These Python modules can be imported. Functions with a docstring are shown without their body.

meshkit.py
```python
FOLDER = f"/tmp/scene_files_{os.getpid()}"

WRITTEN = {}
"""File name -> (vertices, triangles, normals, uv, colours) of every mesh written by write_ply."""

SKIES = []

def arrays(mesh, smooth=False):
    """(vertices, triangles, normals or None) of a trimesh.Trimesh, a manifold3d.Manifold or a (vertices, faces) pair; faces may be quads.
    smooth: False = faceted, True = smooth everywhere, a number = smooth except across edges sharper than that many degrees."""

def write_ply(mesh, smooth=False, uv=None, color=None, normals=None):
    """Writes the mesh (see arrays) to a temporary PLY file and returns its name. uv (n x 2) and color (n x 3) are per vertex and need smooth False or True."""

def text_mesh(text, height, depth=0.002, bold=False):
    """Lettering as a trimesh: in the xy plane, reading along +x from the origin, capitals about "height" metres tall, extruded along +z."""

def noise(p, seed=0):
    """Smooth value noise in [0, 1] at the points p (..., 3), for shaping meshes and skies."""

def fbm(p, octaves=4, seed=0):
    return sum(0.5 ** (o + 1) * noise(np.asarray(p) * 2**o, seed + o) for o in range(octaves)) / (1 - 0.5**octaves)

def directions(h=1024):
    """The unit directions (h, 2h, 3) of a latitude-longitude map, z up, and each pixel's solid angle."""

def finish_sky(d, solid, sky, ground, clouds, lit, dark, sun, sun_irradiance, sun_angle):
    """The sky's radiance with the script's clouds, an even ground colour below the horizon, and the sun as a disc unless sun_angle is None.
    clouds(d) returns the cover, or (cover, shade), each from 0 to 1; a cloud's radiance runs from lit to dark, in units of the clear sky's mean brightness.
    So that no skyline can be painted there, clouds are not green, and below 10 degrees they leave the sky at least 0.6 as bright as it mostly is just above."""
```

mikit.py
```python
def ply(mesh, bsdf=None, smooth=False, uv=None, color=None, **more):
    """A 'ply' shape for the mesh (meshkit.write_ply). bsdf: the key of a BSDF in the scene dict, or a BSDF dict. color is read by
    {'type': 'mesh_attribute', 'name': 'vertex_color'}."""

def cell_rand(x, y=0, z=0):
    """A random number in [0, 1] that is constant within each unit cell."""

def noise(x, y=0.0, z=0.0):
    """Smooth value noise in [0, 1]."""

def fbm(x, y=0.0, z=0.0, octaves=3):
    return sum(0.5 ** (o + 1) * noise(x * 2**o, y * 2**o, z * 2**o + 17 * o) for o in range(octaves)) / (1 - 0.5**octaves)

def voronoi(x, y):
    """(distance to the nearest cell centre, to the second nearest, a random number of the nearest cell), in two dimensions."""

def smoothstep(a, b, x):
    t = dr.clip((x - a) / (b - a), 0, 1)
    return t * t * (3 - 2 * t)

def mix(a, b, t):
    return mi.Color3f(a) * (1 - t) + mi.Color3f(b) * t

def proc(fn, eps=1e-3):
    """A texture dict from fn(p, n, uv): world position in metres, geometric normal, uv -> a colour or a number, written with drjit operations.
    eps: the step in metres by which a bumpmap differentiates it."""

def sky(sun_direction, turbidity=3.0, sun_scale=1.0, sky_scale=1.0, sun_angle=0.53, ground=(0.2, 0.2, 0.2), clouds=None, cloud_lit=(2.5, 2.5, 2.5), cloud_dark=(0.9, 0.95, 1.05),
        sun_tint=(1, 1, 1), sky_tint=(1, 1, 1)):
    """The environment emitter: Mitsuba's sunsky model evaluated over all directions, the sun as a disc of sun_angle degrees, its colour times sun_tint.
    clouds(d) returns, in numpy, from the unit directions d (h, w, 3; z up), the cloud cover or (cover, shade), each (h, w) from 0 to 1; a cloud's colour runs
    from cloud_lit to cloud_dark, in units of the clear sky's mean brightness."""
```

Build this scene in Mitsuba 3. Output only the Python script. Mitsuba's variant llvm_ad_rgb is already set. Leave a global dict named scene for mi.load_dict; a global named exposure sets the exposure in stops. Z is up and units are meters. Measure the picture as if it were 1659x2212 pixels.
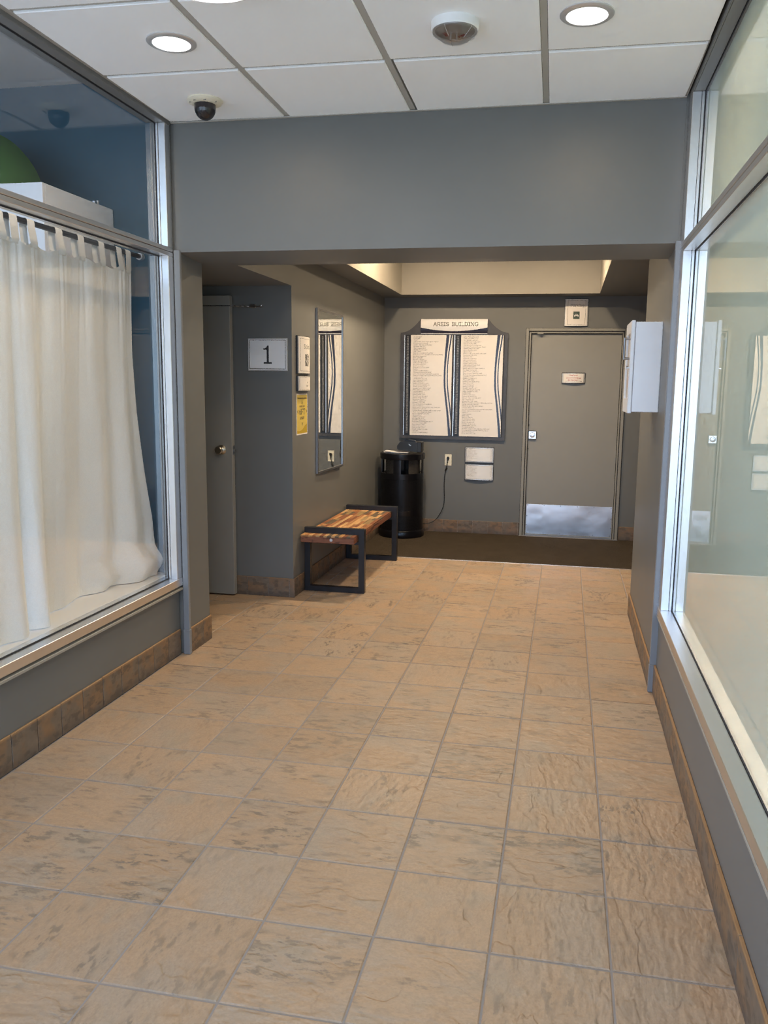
import math, random
import numpy as np
import trimesh, shapely, manifold3d
from shapely.geometry import Polygon, box as sbox
import drjit as dr
import mitsuba as mi
import mikit, meshkit

T = mi.ScalarTransform4f
W, H = 1659, 2212
scene, labels = {}, {}
rng = random.Random(7)

# ---------------------------------------------------------------- camera, sky, exposure
FOCAL = 1763.4
CAM = np.array([0.0, 0.0, 1.454])
YAW, PITCH, ROLL = -0.19306, -0.15319, 0.01390
cy_, sy_, cp_, sp_ = math.cos(YAW), math.sin(YAW), math.cos(PITCH), math.sin(PITCH)
FWD = np.array([sy_ * cp_, cy_ * cp_, sp_])
RT = np.array([cy_, -sy_, 0.0])
UP = np.cross(RT, FWD)
UP = -math.sin(ROLL) * RT + math.cos(ROLL) * UP
scene['camera'] = {'type': 'perspective', 'fov': math.degrees(2 * math.atan(W / 2 / FOCAL)), 'fov_axis': 'x', 'near_clip': 0.05, 'far_clip': 300.0,
                   'principal_point_offset_x': -41.9 / W, 'principal_point_offset_y': 1.3 / H,
                   'to_world': T().look_at(origin=CAM.tolist(), target=(CAM + FWD).tolist(), up=UP.tolist())}
exposure = 0.0
SKY = 37.0
scene['sky'] = mikit.sky((0.2, 0.75, 0.62), turbidity=4.0, sun_scale=0.0, sky_scale=SKY, ground=(0.95, 0.82, 0.68), sky_tint=(0.40, 0.58, 0.84),
                         clouds=lambda d: (np.full(d.shape[:2], 0.75), 0.3), cloud_lit=(0.70, 0.92, 1.22), cloud_dark=(0.56, 0.76, 1.06))
LAMP = 125.0           # radiance of the corridor downlights
LOBBY = 900.0          # radiance of the downlights up in the lobby's coffer
WARM = (1.0, 0.74, 0.45)

# ---------------------------------------------------------------- helpers
def lin(r, g, b):
    return [((c / 255 + 0.055) / 1.055) ** 2.4 if c > 10 else c / 255 / 12.92 for c in (r, g, b)]

def rgb(c):
    return {'type': 'rgb', 'value': [float(x) for x in c]}

def mat(key, color, rough=0.5, metal=0.0, spec=0.5, bump=None, bscale=1.0, **kw):
    base = color if isinstance(color, dict) else rgb(color)
    d = {'type': 'principled', 'base_color': base, 'roughness': float(rough), 'metallic': float(metal), 'specular': float(spec), **kw}
    if bump is not None:
        d = {'type': 'bumpmap', 'arbitrary': bump, 'scale': float(bscale), 'bsdf': d}
    scene[key] = {'type': 'twosided', 'bsdf': d}
    return key

def label(key, text=None, cat=None, group=None, kind=None):
    d = labels.setdefault(key, {})
    for k, v in (('label', text), ('category', cat), ('group', group), ('kind', kind)):
        if v:
            d[k] = v
    return key

used = {}
def numbered(key):
    n = used.get(key, -1) + 1
    used[key] = n
    return key if n == 0 else '%s_%03d' % (key, n)

def put(name, mesh, bsdf, parent=None, smooth=False, uv=None, text=None, **more):
    key = numbered((parent + '__' if parent else '') + name)
    scene[key] = mikit.ply(mesh, bsdf, smooth=smooth, uv=uv, **more)
    if text:
        label(key, text)
    return key

def thing(name, text, cat, group=None, kind=None):
    return label(numbered(name), text, cat, group, kind)

def bx(x0, x1, y0, y1, z0, z1):
    m = trimesh.creation.box(extents=(abs(x1 - x0), abs(y1 - y0), abs(z1 - z0)))
    m.apply_translation(((x0 + x1) / 2, (y0 + y1) / 2, (z0 + z1) / 2))
    return m

def bev(x0, x1, y0, y1, z0, z1, b=0.003):
    lo, hi = np.minimum((x0, y0, z0), (x1, y1, z1)), np.maximum((x0, y0, z0), (x1, y1, z1))
    b = min(b, (hi - lo).min() * 0.45)
    pts = []
    for s in np.ndindex(2, 2, 2):
        c = np.where(np.array(s) == 1, hi, lo)
        d = np.where(np.array(s) == 1, -b, b)
        for k in range(3):
            q = c + d
            q[k] = c[k]
            pts.append(q)
    return trimesh.convex.convex_hull(np.array(pts))

def cat(*ms):
    return trimesh.util.concatenate([m for m in ms if m is not None])

def cyl(r, p0, p1, n=24):
    p0, p1 = np.array(p0, float), np.array(p1, float)
    return trimesh.creation.cylinder(radius=r, segment=[p0, p1], sections=n)

def lathe(profile, n=48, c=(0, 0, 0)):
    m = trimesh.creation.revolve(np.array(profile, float), sections=n)
    m.apply_translation(c)
    return m

def tube(points, r, n=8):
    p = np.array(points, float)
    t = np.gradient(p, axis=0)
    t /= np.linalg.norm(t, axis=1, keepdims=True)
    a = np.cross(t, [0.3, 0.9, 0.2])
    a /= np.linalg.norm(a, axis=1, keepdims=True)
    b = np.cross(t, a)
    ang = np.arange(n) * 2 * np.pi / n
    v = (p[:, None] + r * (np.cos(ang)[None, :, None] * a[:, None] + np.sin(ang)[None, :, None] * b[:, None])).reshape(-1, 3)
    f = []
    for i in range(len(p) - 1):
        for k in range(n):
            q = (k + 1) % n
            f += [[i * n + k, i * n + q, (i + 1) * n + q], [i * n + k, (i + 1) * n + q, (i + 1) * n + k]]
    c0, c1 = len(v), len(v) + 1
    v = np.vstack([v, p[:1], p[-1:]])
    for k in range(n):
        q = (k + 1) % n
        f += [[c0, q, k], [c1, (len(p) - 1) * n + k, (len(p) - 1) * n + q]]
    m = trimesh.Trimesh(v, np.array(f), process=False)
    m.fix_normals()
    return m

def spline(pts, n=40):
    from scipy.interpolate import CubicSpline
    p = np.array(pts, float)
    s = np.r_[0, np.cumsum(np.linalg.norm(np.diff(p, axis=0), axis=1))]
    return CubicSpline(s, p)(np.linspace(0, s[-1], n))

def man(m):
    return manifold3d.Manifold(manifold3d.Mesh(np.array(m.vertices, np.float32), np.array(m.faces, np.uint32)))

def diff(a, *bs):
    r = man(a)
    for b in bs:
        r = r - man(b)
    o = r.to_mesh()
    return trimesh.Trimesh(o.vert_properties[:, :3], o.tri_verts, process=False)

def extr(poly, depth):
    return trimesh.creation.extrude_polygon(poly, depth, engine='earcut')

# a local frame (u right, v up, w towards the viewer) laid on a wall
BASES = {'back': ((1, 0, 0), (0, 0, 1), (0, -1, 0)), 'left': ((0, 1, 0), (0, 0, 1), (1, 0, 0)), 'right': ((0, -1, 0), (0, 0, 1), (-1, 0, 0))}
def lay(mesh, basis, origin):
    u, v, w = (np.array(q, float) for q in BASES[basis])
    m = mesh.copy()
    p = np.array(m.vertices)
    m.vertices = np.array(origin, float) + p[:, :1] * u + p[:, 1:2] * v + p[:, 2:3] * w
    return m

def bend(mesh, width, sag, cut=0.004):
    """bows a flat piece out by sag at the middle of its width (about the vertical)"""
    m = mesh.subdivide_to_size(max(width / 14, cut)) if len(mesh.faces) < 400 else mesh.copy()
    p = np.array(m.vertices)
    p[:, 2] += sag * (1 - np.clip(2 * p[:, 0] / width, -1, 1) ** 2)
    return trimesh.Trimesh(p, m.faces, process=False)

glyphs = {}
def glyph(c):
    """(mesh at height 1, advance) of one character, made once"""
    if c not in glyphs:
        w = lambda q: np.ptp(meshkit.text_mesh(q, 1.0, 0.1, True).bounds[:, 0])
        glyphs.setdefault('HH', (None, w('HH')))
        glyphs[c] = (None if c == ' ' else meshkit.text_mesh(c, 1.0, 0.1, True), w('H' + c + 'H') - glyphs['HH'][1])
    return glyphs[c]
def fine_text(s, h, depth, slant=0.0):
    """small print set letter by letter from the kept glyphs; only the faces turned to the viewer"""
    x, out = 0.0, []
    for c in s:
        m, adv = glyph(c)
        if m is not None:
            top = np.array(m.vertices)[np.array(m.faces)][:, :, 2].min(1) > 0.05
            p = np.array(m.vertices)
            out.append(trimesh.Trimesh(np.stack([(p[:, 0] + x + p[:, 1] * slant) * h, p[:, 1] * h, p[:, 2] * 0 + depth], 1), np.array(m.faces)[top], process=False))
        x += adv
    return cat(*out)

def text(s, h, depth=0.0006, bold=False, center=True, stretch=1.0, slant=0.0):
    m = meshkit.text_mesh(s, h, depth, bold)
    p = np.array(m.vertices)
    p[:, 0] = p[:, 0] * stretch + p[:, 1] * slant
    if center:
        p[:, 0] -= (p[:, 0].min() + p[:, 0].max()) / 2
    return trimesh.Trimesh(p, m.faces, process=False)

def move(m, x=0, y=0, z=0):
    m = m.copy()
    m.apply_translation((x, y, z))
    return m

def ring(w, h, t, d, z=0.0):
    return move(extr(sbox(-w / 2, -h / 2, w / 2, h / 2).difference(sbox(-w / 2 + t, -h / 2 + t, w / 2 - t, h / 2 - t)), d), z=z)

def slab(w, h, d, z=0.0):
    return move(bx(-w / 2, w / 2, -h / 2, h / 2, 0, d), z=z)

# ---------------------------------------------------------------- materials
nz, fb, ss, mx, cr = mikit.noise, mikit.fbm, mikit.smoothstep, mikit.mix, mikit.cell_rand

def paint_fn(base):
    def fn(p, n, uv):
        t = fb(p.x * 3 + p.y * 2.1, p.z * 3 - p.y * 1.7, 0.5, 2)
        return mi.Color3f(*base) * (0.965 + 0.07 * t)
    return fn
mat('paint_grey', mikit.proc(paint_fn((0.150, 0.151, 0.144))), 0.42, spec=0.4)
mat('paint_door', (0.265, 0.258, 0.235), 0.4, spec=0.4)
mat('paint_beige', (0.33, 0.305, 0.26), 0.5)
mat('paint_blue', (0.012, 0.062, 0.098), 0.5)
mat('white_wall', (0.72, 0.71, 0.68), 0.6)
mat('black_void', (0.02, 0.02, 0.02), 0.8)

def tile_fn(p, n, uv):
    i = dr.floor(uv.x)
    r1, r2, r3 = cr(i, 3), cr(i, 11), cr(i, 23)
    turn = dr.select(r3 > 0.72, 1.0, 0.0)
    ax, ay = p.x + r1 * 9.0 + p.z * 1.3, p.y + r2 * 9.0 + p.z * 0.9
    a = ax * (1 - turn) + ay * turn + 0.15 * (r1 - 0.5) * ay
    b = ay * (1 - turn) + ax * turn
    warp = fb(a * 9, b * 9, 1.0, 2) * 0.10
    big = fb(a * 5 + 3, b * 7, r3 * 5, 3)
    streak = fb(a * 26 + warp * 8, b * 75 + warp * 12, 2.0, 5)
    fine = fb(a * 90, b * 190, 4.0, 3)
    patch = ss(0.40, 0.66, fb(a * 9.0 + warp * 6, b * 17.0, 7.0 + r2 * 4, 3))
    grit = fb(a * 210, b * 260, 8.0, 2)
    dark = ss(0.48, 0.64, streak * 0.6 + 0.25 * fine + 0.15 * grit) * patch * (0.25 + 0.75 * r2)
    crack = ss(0.030, 0.008, dr.abs(fb(a * 7 + 2, b * 11 + warp * 14, 3.0 + r3, 4) - 0.5)) * ss(0.45, 0.6, fb(a * 5, b * 5, 12.0 + r1, 2))
    c = mx((0.385, 0.262, 0.168), (0.355, 0.265, 0.19), ss(0.35, 0.7, big))
    c = mx(c, (0.32, 0.262, 0.198), 0.5 * ss(0.55, 0.8, fb(a * 8, b * 12, 9.0, 3)))
    c = c * (0.84 + 0.18 * fine + 0.16 * grit) * (0.93 + 0.14 * r1) * (1 - 0.08 * crack)
    return mx(c, (0.165, 0.135, 0.105), 0.85 * dark)

def tile_bump(p, n, uv):
    i = dr.floor(uv.x)
    r1, r2, r3 = cr(i, 3), cr(i, 11), cr(i, 23)
    turn = dr.select(r3 > 0.72, 1.0, 0.0)
    ax, ay = p.x + r1 * 9.0 + p.z * 1.3, p.y + r2 * 9.0 + p.z * 0.9
    a = ax * (1 - turn) + ay * turn + 0.15 * (r1 - 0.5) * ay
    b = ay * (1 - turn) + ax * turn
    warp = fb(a * 9, b * 9, 1.0, 2) * 0.10
    s = fb(a * 22 + warp * 8, b * 60 + warp * 12, 2.0, 4)
    ridge = ss(0.47, 0.52, fb(a * 8 + 5, b * 16 + warp * 9, 6.0, 3))
    cr_ = ss(0.030, 0.008, dr.abs(fb(a * 7 + 2, b * 11 + warp * 14, 3.0 + r3, 4) - 0.5))
    return 0.0036 * s + 0.0016 * ridge - 0.0004 * cr_ + 0.0010 * fb(a * 70, b * 120, 5.0, 2)
mat('tile', mikit.proc(tile_fn), 0.46, spec=0.45, bump=mikit.proc(tile_bump, eps=0.0015), bscale=1.0)

def base_fn(p, n, uv):
    i = dr.floor(uv.x)
    r1, r2 = cr(i, 5), cr(i, 17)
    h = p.x + p.y
    a, b = h + r1 * 9, p.z + r2 * 9
    g = fb(a * 12, b * 14, r1, 4)
    f = fb(a * 40, b * 60, 3.0, 3)
    c = mx((0.215, 0.13, 0.072), (0.165, 0.125, 0.092), ss(0.38, 0.62, g))
    c = mx(c, (0.09, 0.07, 0.055), 0.6 * ss(0.50, 0.70, fb(a * 26, b * 44, 5.0, 4)))
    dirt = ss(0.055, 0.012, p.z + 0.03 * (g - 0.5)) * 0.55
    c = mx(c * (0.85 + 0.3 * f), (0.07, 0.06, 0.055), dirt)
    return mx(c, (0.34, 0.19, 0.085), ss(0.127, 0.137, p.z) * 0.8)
def base_bump(p, n, uv):
    i = dr.floor(uv.x)
    h = p.x + p.y + cr(i, 5) * 9
    return 0.004 * fb(h * 20, p.z * 30, 1.0, 4)
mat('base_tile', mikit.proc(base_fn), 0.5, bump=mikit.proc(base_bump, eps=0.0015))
mat('grout', (0.28, 0.245, 0.225), 0.8, spec=0.2)

def ceil_bump(p, n, uv):
    return 0.0016 * fb(p.x * 90, p.y * 90, 0.5, 3)
mat('ceiling_tile', (0.91, 0.91, 0.905), 0.8, spec=0.2, bump=mikit.proc(ceil_bump, eps=0.003))
mat('tee', (0.42, 0.40, 0.36), 0.45)

def carpet_fn(p, n, uv):
    a = cr(dr.floor(p.x * 260), dr.floor(p.y * 260))
    b = fb(p.x * 9, p.y * 9, 0.0, 3)
    return mx((0.018, 0.0135, 0.0095), (0.062, 0.049, 0.036), a * 0.75 + 0.25 * b)
mat('carpet', mikit.proc(carpet_fn), 0.95, spec=0.1)

mat('aluminium', (0.86, 0.86, 0.87), 0.34, metal=1.0)
mat('rail_dark', (0.16, 0.16, 0.155), 0.45)
mat('aluminium_dark', (0.30, 0.30, 0.31), 0.4, metal=1.0)
mat('steel', (0.62, 0.63, 0.65), 0.22, metal=1.0)
def kick_fn(p, n, uv):
    return mi.Color3f(0.84, 0.86, 0.90) * (0.75 + 0.45 * fb(p.x * 6, p.z * 9, 1.0, 3))
def kick_bump(p, n, uv):
    return 0.0025 * fb(p.x * 7, p.z * 9, 2.0, 2)
mat('kick_steel', mikit.proc(kick_fn), 0.28, metal=1.0, bump=mikit.proc(kick_bump, eps=0.004))
mat('nickel', (0.50, 0.47, 0.42), 0.3, metal=1.0)
mat('chrome', (0.8, 0.82, 0.86), 0.12, metal=1.0)
mat('gasket', (0.03, 0.03, 0.035), 0.6)
mat('trim_grey', (0.20, 0.21, 0.225), 0.38, metal=0.0, spec=0.6)
mat('black_metal', (0.012, 0.013, 0.017), 0.32, spec=0.5)
mat('black_gloss', (0.004, 0.004, 0.006), 0.2, spec=0.4)
def perf_fn(p, n, uv):
    a = dr.atan2(p.x + 1.53, -(p.y - 7.75)) * 0.205
    u, v = a * 150.0, p.z * 150.0
    u = u + 0.5 * dr.select(dr.floor(v) - 2 * dr.floor(v * 0.5) > 0.5, 1.0, 0.0)
    fu, fv = u - dr.floor(u) - 0.5, v - dr.floor(v) - 0.5
    hole = ss(0.36, 0.28, dr.sqrt(fu * fu + fv * fv))
    return mx((0.007, 0.007, 0.009), (0.001, 0.001, 0.001), hole)
mat('perforated', mikit.proc(perf_fn), 0.34, spec=0.25)
def mesh_fn(p, n, uv):
    u, v = (p.x * 1.0 + p.y * 0.6) * 240.0, p.z * 190.0
    fu, fv = u - dr.floor(u) - 0.5, v - dr.floor(v) - 0.5
    return mx((0.05, 0.043, 0.036), (0.003, 0.003, 0.003), ss(0.40, 0.30, dr.sqrt(fu * fu + fv * fv)))
mat('mesh_screen', mikit.proc(mesh_fn), 0.5)
mat('dark_plastic', (0.012, 0.012, 0.012), 0.35)
mat('white_plastic', (0.80, 0.80, 0.79), 0.35)
mat('white_enamel', (0.74, 0.755, 0.79), 0.3)
mat('cream_plastic', (0.76, 0.70, 0.55), 0.35)
mat('paper', (0.80, 0.75, 0.70), 0.35, spec=0.5)
mat('paper_white', (0.80, 0.79, 0.79), 0.3, spec=0.5)
mat('paper_pink', (0.62, 0.42, 0.40), 0.5)
mat('silver', (0.66, 0.66, 0.66), 0.35, metal=0.6)
mat('ink', (0.02, 0.02, 0.022), 0.5)
mat('ink_grey', (0.13, 0.125, 0.12), 0.5)
mat('ink_brown', (0.10, 0.07, 0.035), 0.6)
mat('ink_red', (0.42, 0.06, 0.05), 0.5)
mat('ink_navy', (0.02, 0.022, 0.045), 0.25, spec=0.6)
mat('strip_black', (0.012, 0.011, 0.012), 0.3, spec=0.4)
mat('ink_white', (0.72, 0.70, 0.68), 0.5)
mat('dark_green', (0.025, 0.05, 0.035), 0.4)
def frame_fn(p, n, uv):
    return mi.Color3f(0.055, 0.055, 0.062) * (0.7 + 0.6 * fb(p.x * 14, p.z * 14, 3.0, 4))
mat('dark_stone', mikit.proc(frame_fn), 0.4)
mat('yellow', (0.62, 0.47, 0.10), 0.55)
mat('yellow_dark', (0.45, 0.31, 0.02), 0.55)
scene['mirror_silver'] = {'type': 'conductor', 'material': 'Ag', 'specular_reflectance': rgb((0.93, 0.95, 0.94))}
scene['pane_glass'] = {'type': 'thindielectric', 'int_ior': 1.52}
def film_fn(p, n, uv):
    return mi.Color3f(0.62, 0.715, 0.61) * (0.97 + 0.06 * fb(p.y * 2, p.z * 2, 0.0, 2))
mat('window_film', mikit.proc(film_fn), 0.9, spec=0.1)
def cloth_fn(p, n, uv):
    w = 0.97 + 0.06 * nz(p.y * 420, p.z * 420, 1.0)
    return mi.Color3f(0.80, 0.785, 0.745) * w
mat('curtain_cloth', mikit.proc(cloth_fn), 0.9, spec=0.1)
mat('green_cloth', (0.055, 0.14, 0.03), 0.7)
scene['smoked_dome'] = {'type': 'twosided', 'bsdf': {'type': 'plastic', 'diffuse_reflectance': rgb((0.018, 0.015, 0.017)), 'int_ior': 1.6}}
scene['clear_plastic'] = {'type': 'thindielectric', 'int_ior': 1.5, 'specular_transmittance': rgb((0.62, 0.60, 0.585))}
mat('lens_grey', (0.45, 0.42, 0.40), 0.4)

WOODS = [(0.42, 0.22, 0.09), (0.30, 0.13, 0.055), (0.20, 0.075, 0.035), (0.50, 0.29, 0.13), (0.26, 0.17, 0.08), (0.12, 0.085, 0.055), (0.36, 0.17, 0.07), (0.47, 0.29, 0.14)]
def wood_fn(p, n, uv):
    i = dr.floor(uv.x)
    r = cr(i, 7) * len(WOODS)
    c = mi.Color3f(*WOODS[0])
    for k, w in enumerate(WOODS[1:], 1):
        c = dr.select(r > k, mi.Color3f(*w), c)
    g = fb(p.x * 120 + cr(i, 2) * 30, p.y * 7 + cr(i, 9) * 30, p.z * 90, 3)
    k = ss(0.62, 0.78, fb(p.x * 40, p.y * 5, 4.0 + cr(i, 4) * 9, 3))
    return c * (0.72 + 0.56 * g) * (1 - 0.35 * k)
mat('wood', mikit.proc(wood_fn), 0.42, spec=0.4)
def rail_fn(p, n, uv):
    g = fb(p.x * 30, p.y * 6, p.z * 130, 4)
    s = ss(0.60, 0.72, fb(p.x * 22 + 3, p.y * 5, p.z * 40, 3))
    return mx(mx((0.16, 0.06, 0.035), (0.27, 0.105, 0.055), g), (0.05, 0.022, 0.015), s * 0.7)
mat('wood_rail', mikit.proc(rail_fn), 0.4, spec=0.4)

# ---------------------------------------------------------------- the setting
ZC = 2.713                 # ceiling
XL, XR = -1.995, 0.480     # faces of the low walls under the shop windows
YH = 3.959                 # face of the header over the opening
ZH = 2.100                 # its underside
XP, XQ = -1.950, 0.475     # left pillar face, right wall face
YA = 5.225                 # wall with the "1" sign
XS = -1.785                # left wall of the lobby
YB = 8.030                 # back wall
Y0 = -1.15                 # street end of the corridor
TILE, TX, TY = 0.3084, 0.1744, 1.9309

def sweep_x(yz, x0, x1):
    """a prism along x with the given outline in (y, z)"""
    m = extr(Polygon(yz), x1 - x0)
    p = np.array(m.vertices)
    m = trimesh.Trimesh(np.stack([x0 + p[:, 2], p[:, 0], p[:, 1]], 1), m.faces, process=False)
    m.fix_normals()
    return m

def struct(name, mesh, bsdf, txt, c, **kw):
    k = put(name, mesh, bsdf, **kw)
    label(k, txt, c, kind='structure')
    return k

struct('wall_left', bx(-2.09, XL, Y0, 3.955, 0, 0.358), 'paint_grey', 'low grey wall under the left shop window with the curtain', 'wall')
put('cap', bev(-2.085, -1.967, Y0, 3.948, 0.358, 0.371, 0.002), 'paint_beige', 'wall_left')
struct('wall_right', bx(XR, 0.60, Y0, 3.955, 0, 0.378), 'paint_grey', 'low grey wall under the pale right shop window', 'wall')
put('cap', bev(0.468, 0.595, Y0, 3.948, 0.378, 0.389, 0.002), 'paint_beige', 'wall_right')
struct('wall_right_pillar', bx(0.462, 0.75, 3.955, 5.35, 0, 2.9), 'paint_grey', 'grey wall end on the right that carries the white cabinet', 'wall')
struct('wall_left_pillar', cat(bx(-2.085, XP, 3.965, 4.235, 0, 2.9), bx(-5.6, -2.085, 4.045, 4.235, 0, 3.0)), 'paint_grey', 'narrow grey wall end between the left shop window and the open door', 'wall')
struct('wall_header', sweep_x([(YH, ZH), (4.235, 2.086), (4.33, 2.086), (4.33, 2.95), (YH, 2.95)], XP - 0.006, XQ), 'paint_grey', 'wide grey header over the opening to the lobby', 'wall')
struct('wall_lobby_left', cat(bx(-1.95, XS, 4.235, YA, 2.086, 3.0), bx(-3.3, XS, YA, YB + 0.1, 0, 3.0)), 'paint_grey', 'grey lobby wall with the tall mirror and the bench', 'wall')
struct('wall_alcove', cat(bx(-3.3, -3.2, 4.235, YA, 0, 2.2), bx(-3.3, -1.95, 4.235, YA, 2.086, 2.2)), 'paint_grey', 'inner side and low ceiling of the dark door alcove', 'wall')
struct('wall_back', cat(bx(XS, -0.404, YB, YB + 0.1, 0, 3.0), bx(0.545, 2.3, YB, YB + 0.1, 0, 3.0), bx(-0.404, 0.545, YB, YB + 0.1, 2.01, 3.0), bx(-0.404, 0.545, YB + 0.075, YB + 0.1, 0, 2.01)), 'paint_grey', 'grey back wall of the lobby behind the directory board', 'wall')
struct('wall_hall', cat(bx(2.3, 2.4, 5.2, YB + 0.1, 0, 3.0), bx(0.75, 2.4, 5.2, 5.35, 0, 3.0)), 'paint_grey', 'grey walls of the side hall hidden behind the right wall end', 'wall')
struct('wall_shop', cat(bx(-5.6, -2.085, 4.035, 4.045, 0, 3.0)), 'paint_blue', 'deep blue end wall of the shop behind the left window', 'wall')
struct('wall_shop_far', cat(bx(-5.7, -5.6, Y0, 4.235, 0, 3.0), bx(-5.6, -2.1, Y0 - 0.1, Y0, 0, 0.15)), 'white_wall', 'pale far walls of the shop behind the left window', 'wall')
struct('floor_shop', bx(-5.6, -2.09, Y0, 4.045, -0.06, 0), 'lens_grey', 'plain floor of the shop behind the left window', 'floor')
struct('ceiling_shop', bx(-5.6, -2.09, Y0, 4.045, 2.95, 3.05), 'lens_grey', 'plain ceiling of the shop behind the left window', 'ceiling')
struct('wall_shop_right', cat(bx(0.60, 0.66, Y0, 3.955, 0, 3.0)), 'white_wall', 'closed partition behind the pale right shop window', 'wall')
# soffit round a raised coffer over the lobby
CX0, CX1, CY1, ZS, ZK = -1.568, 0.258, 7.785, 2.300, 2.86
struct('ceiling_soffit', cat(bx(XS, CX0 - 0.004, 4.33, YB, ZS, 3.0), bx(CX1 + 0.004, 2.3, 4.33, YB, ZS, 3.0), bx(CX0 - 0.004, CX1 + 0.004, CY1 + 0.004, YB, ZS, 3.0)), 'paint_grey', 'low grey soffit round the lit coffer over the lobby', 'ceiling')
struct('ceiling_coffer', cat(bx(CX0 - 0.004, CX0, 4.33, CY1, ZS, 3.0), bx(CX1, CX1 + 0.004, 4.33, CY1, ZS, 3.0), bx(CX0 - 0.004, CX1 + 0.004, CY1, CY1 + 0.004, ZS, 3.0), bx(CX0 - 0.004, CX1 + 0.004, 4.33, CY1, ZK, 3.0)), 'paint_beige', 'beige raised ceiling coffer washed with warm light', 'ceiling')

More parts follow.
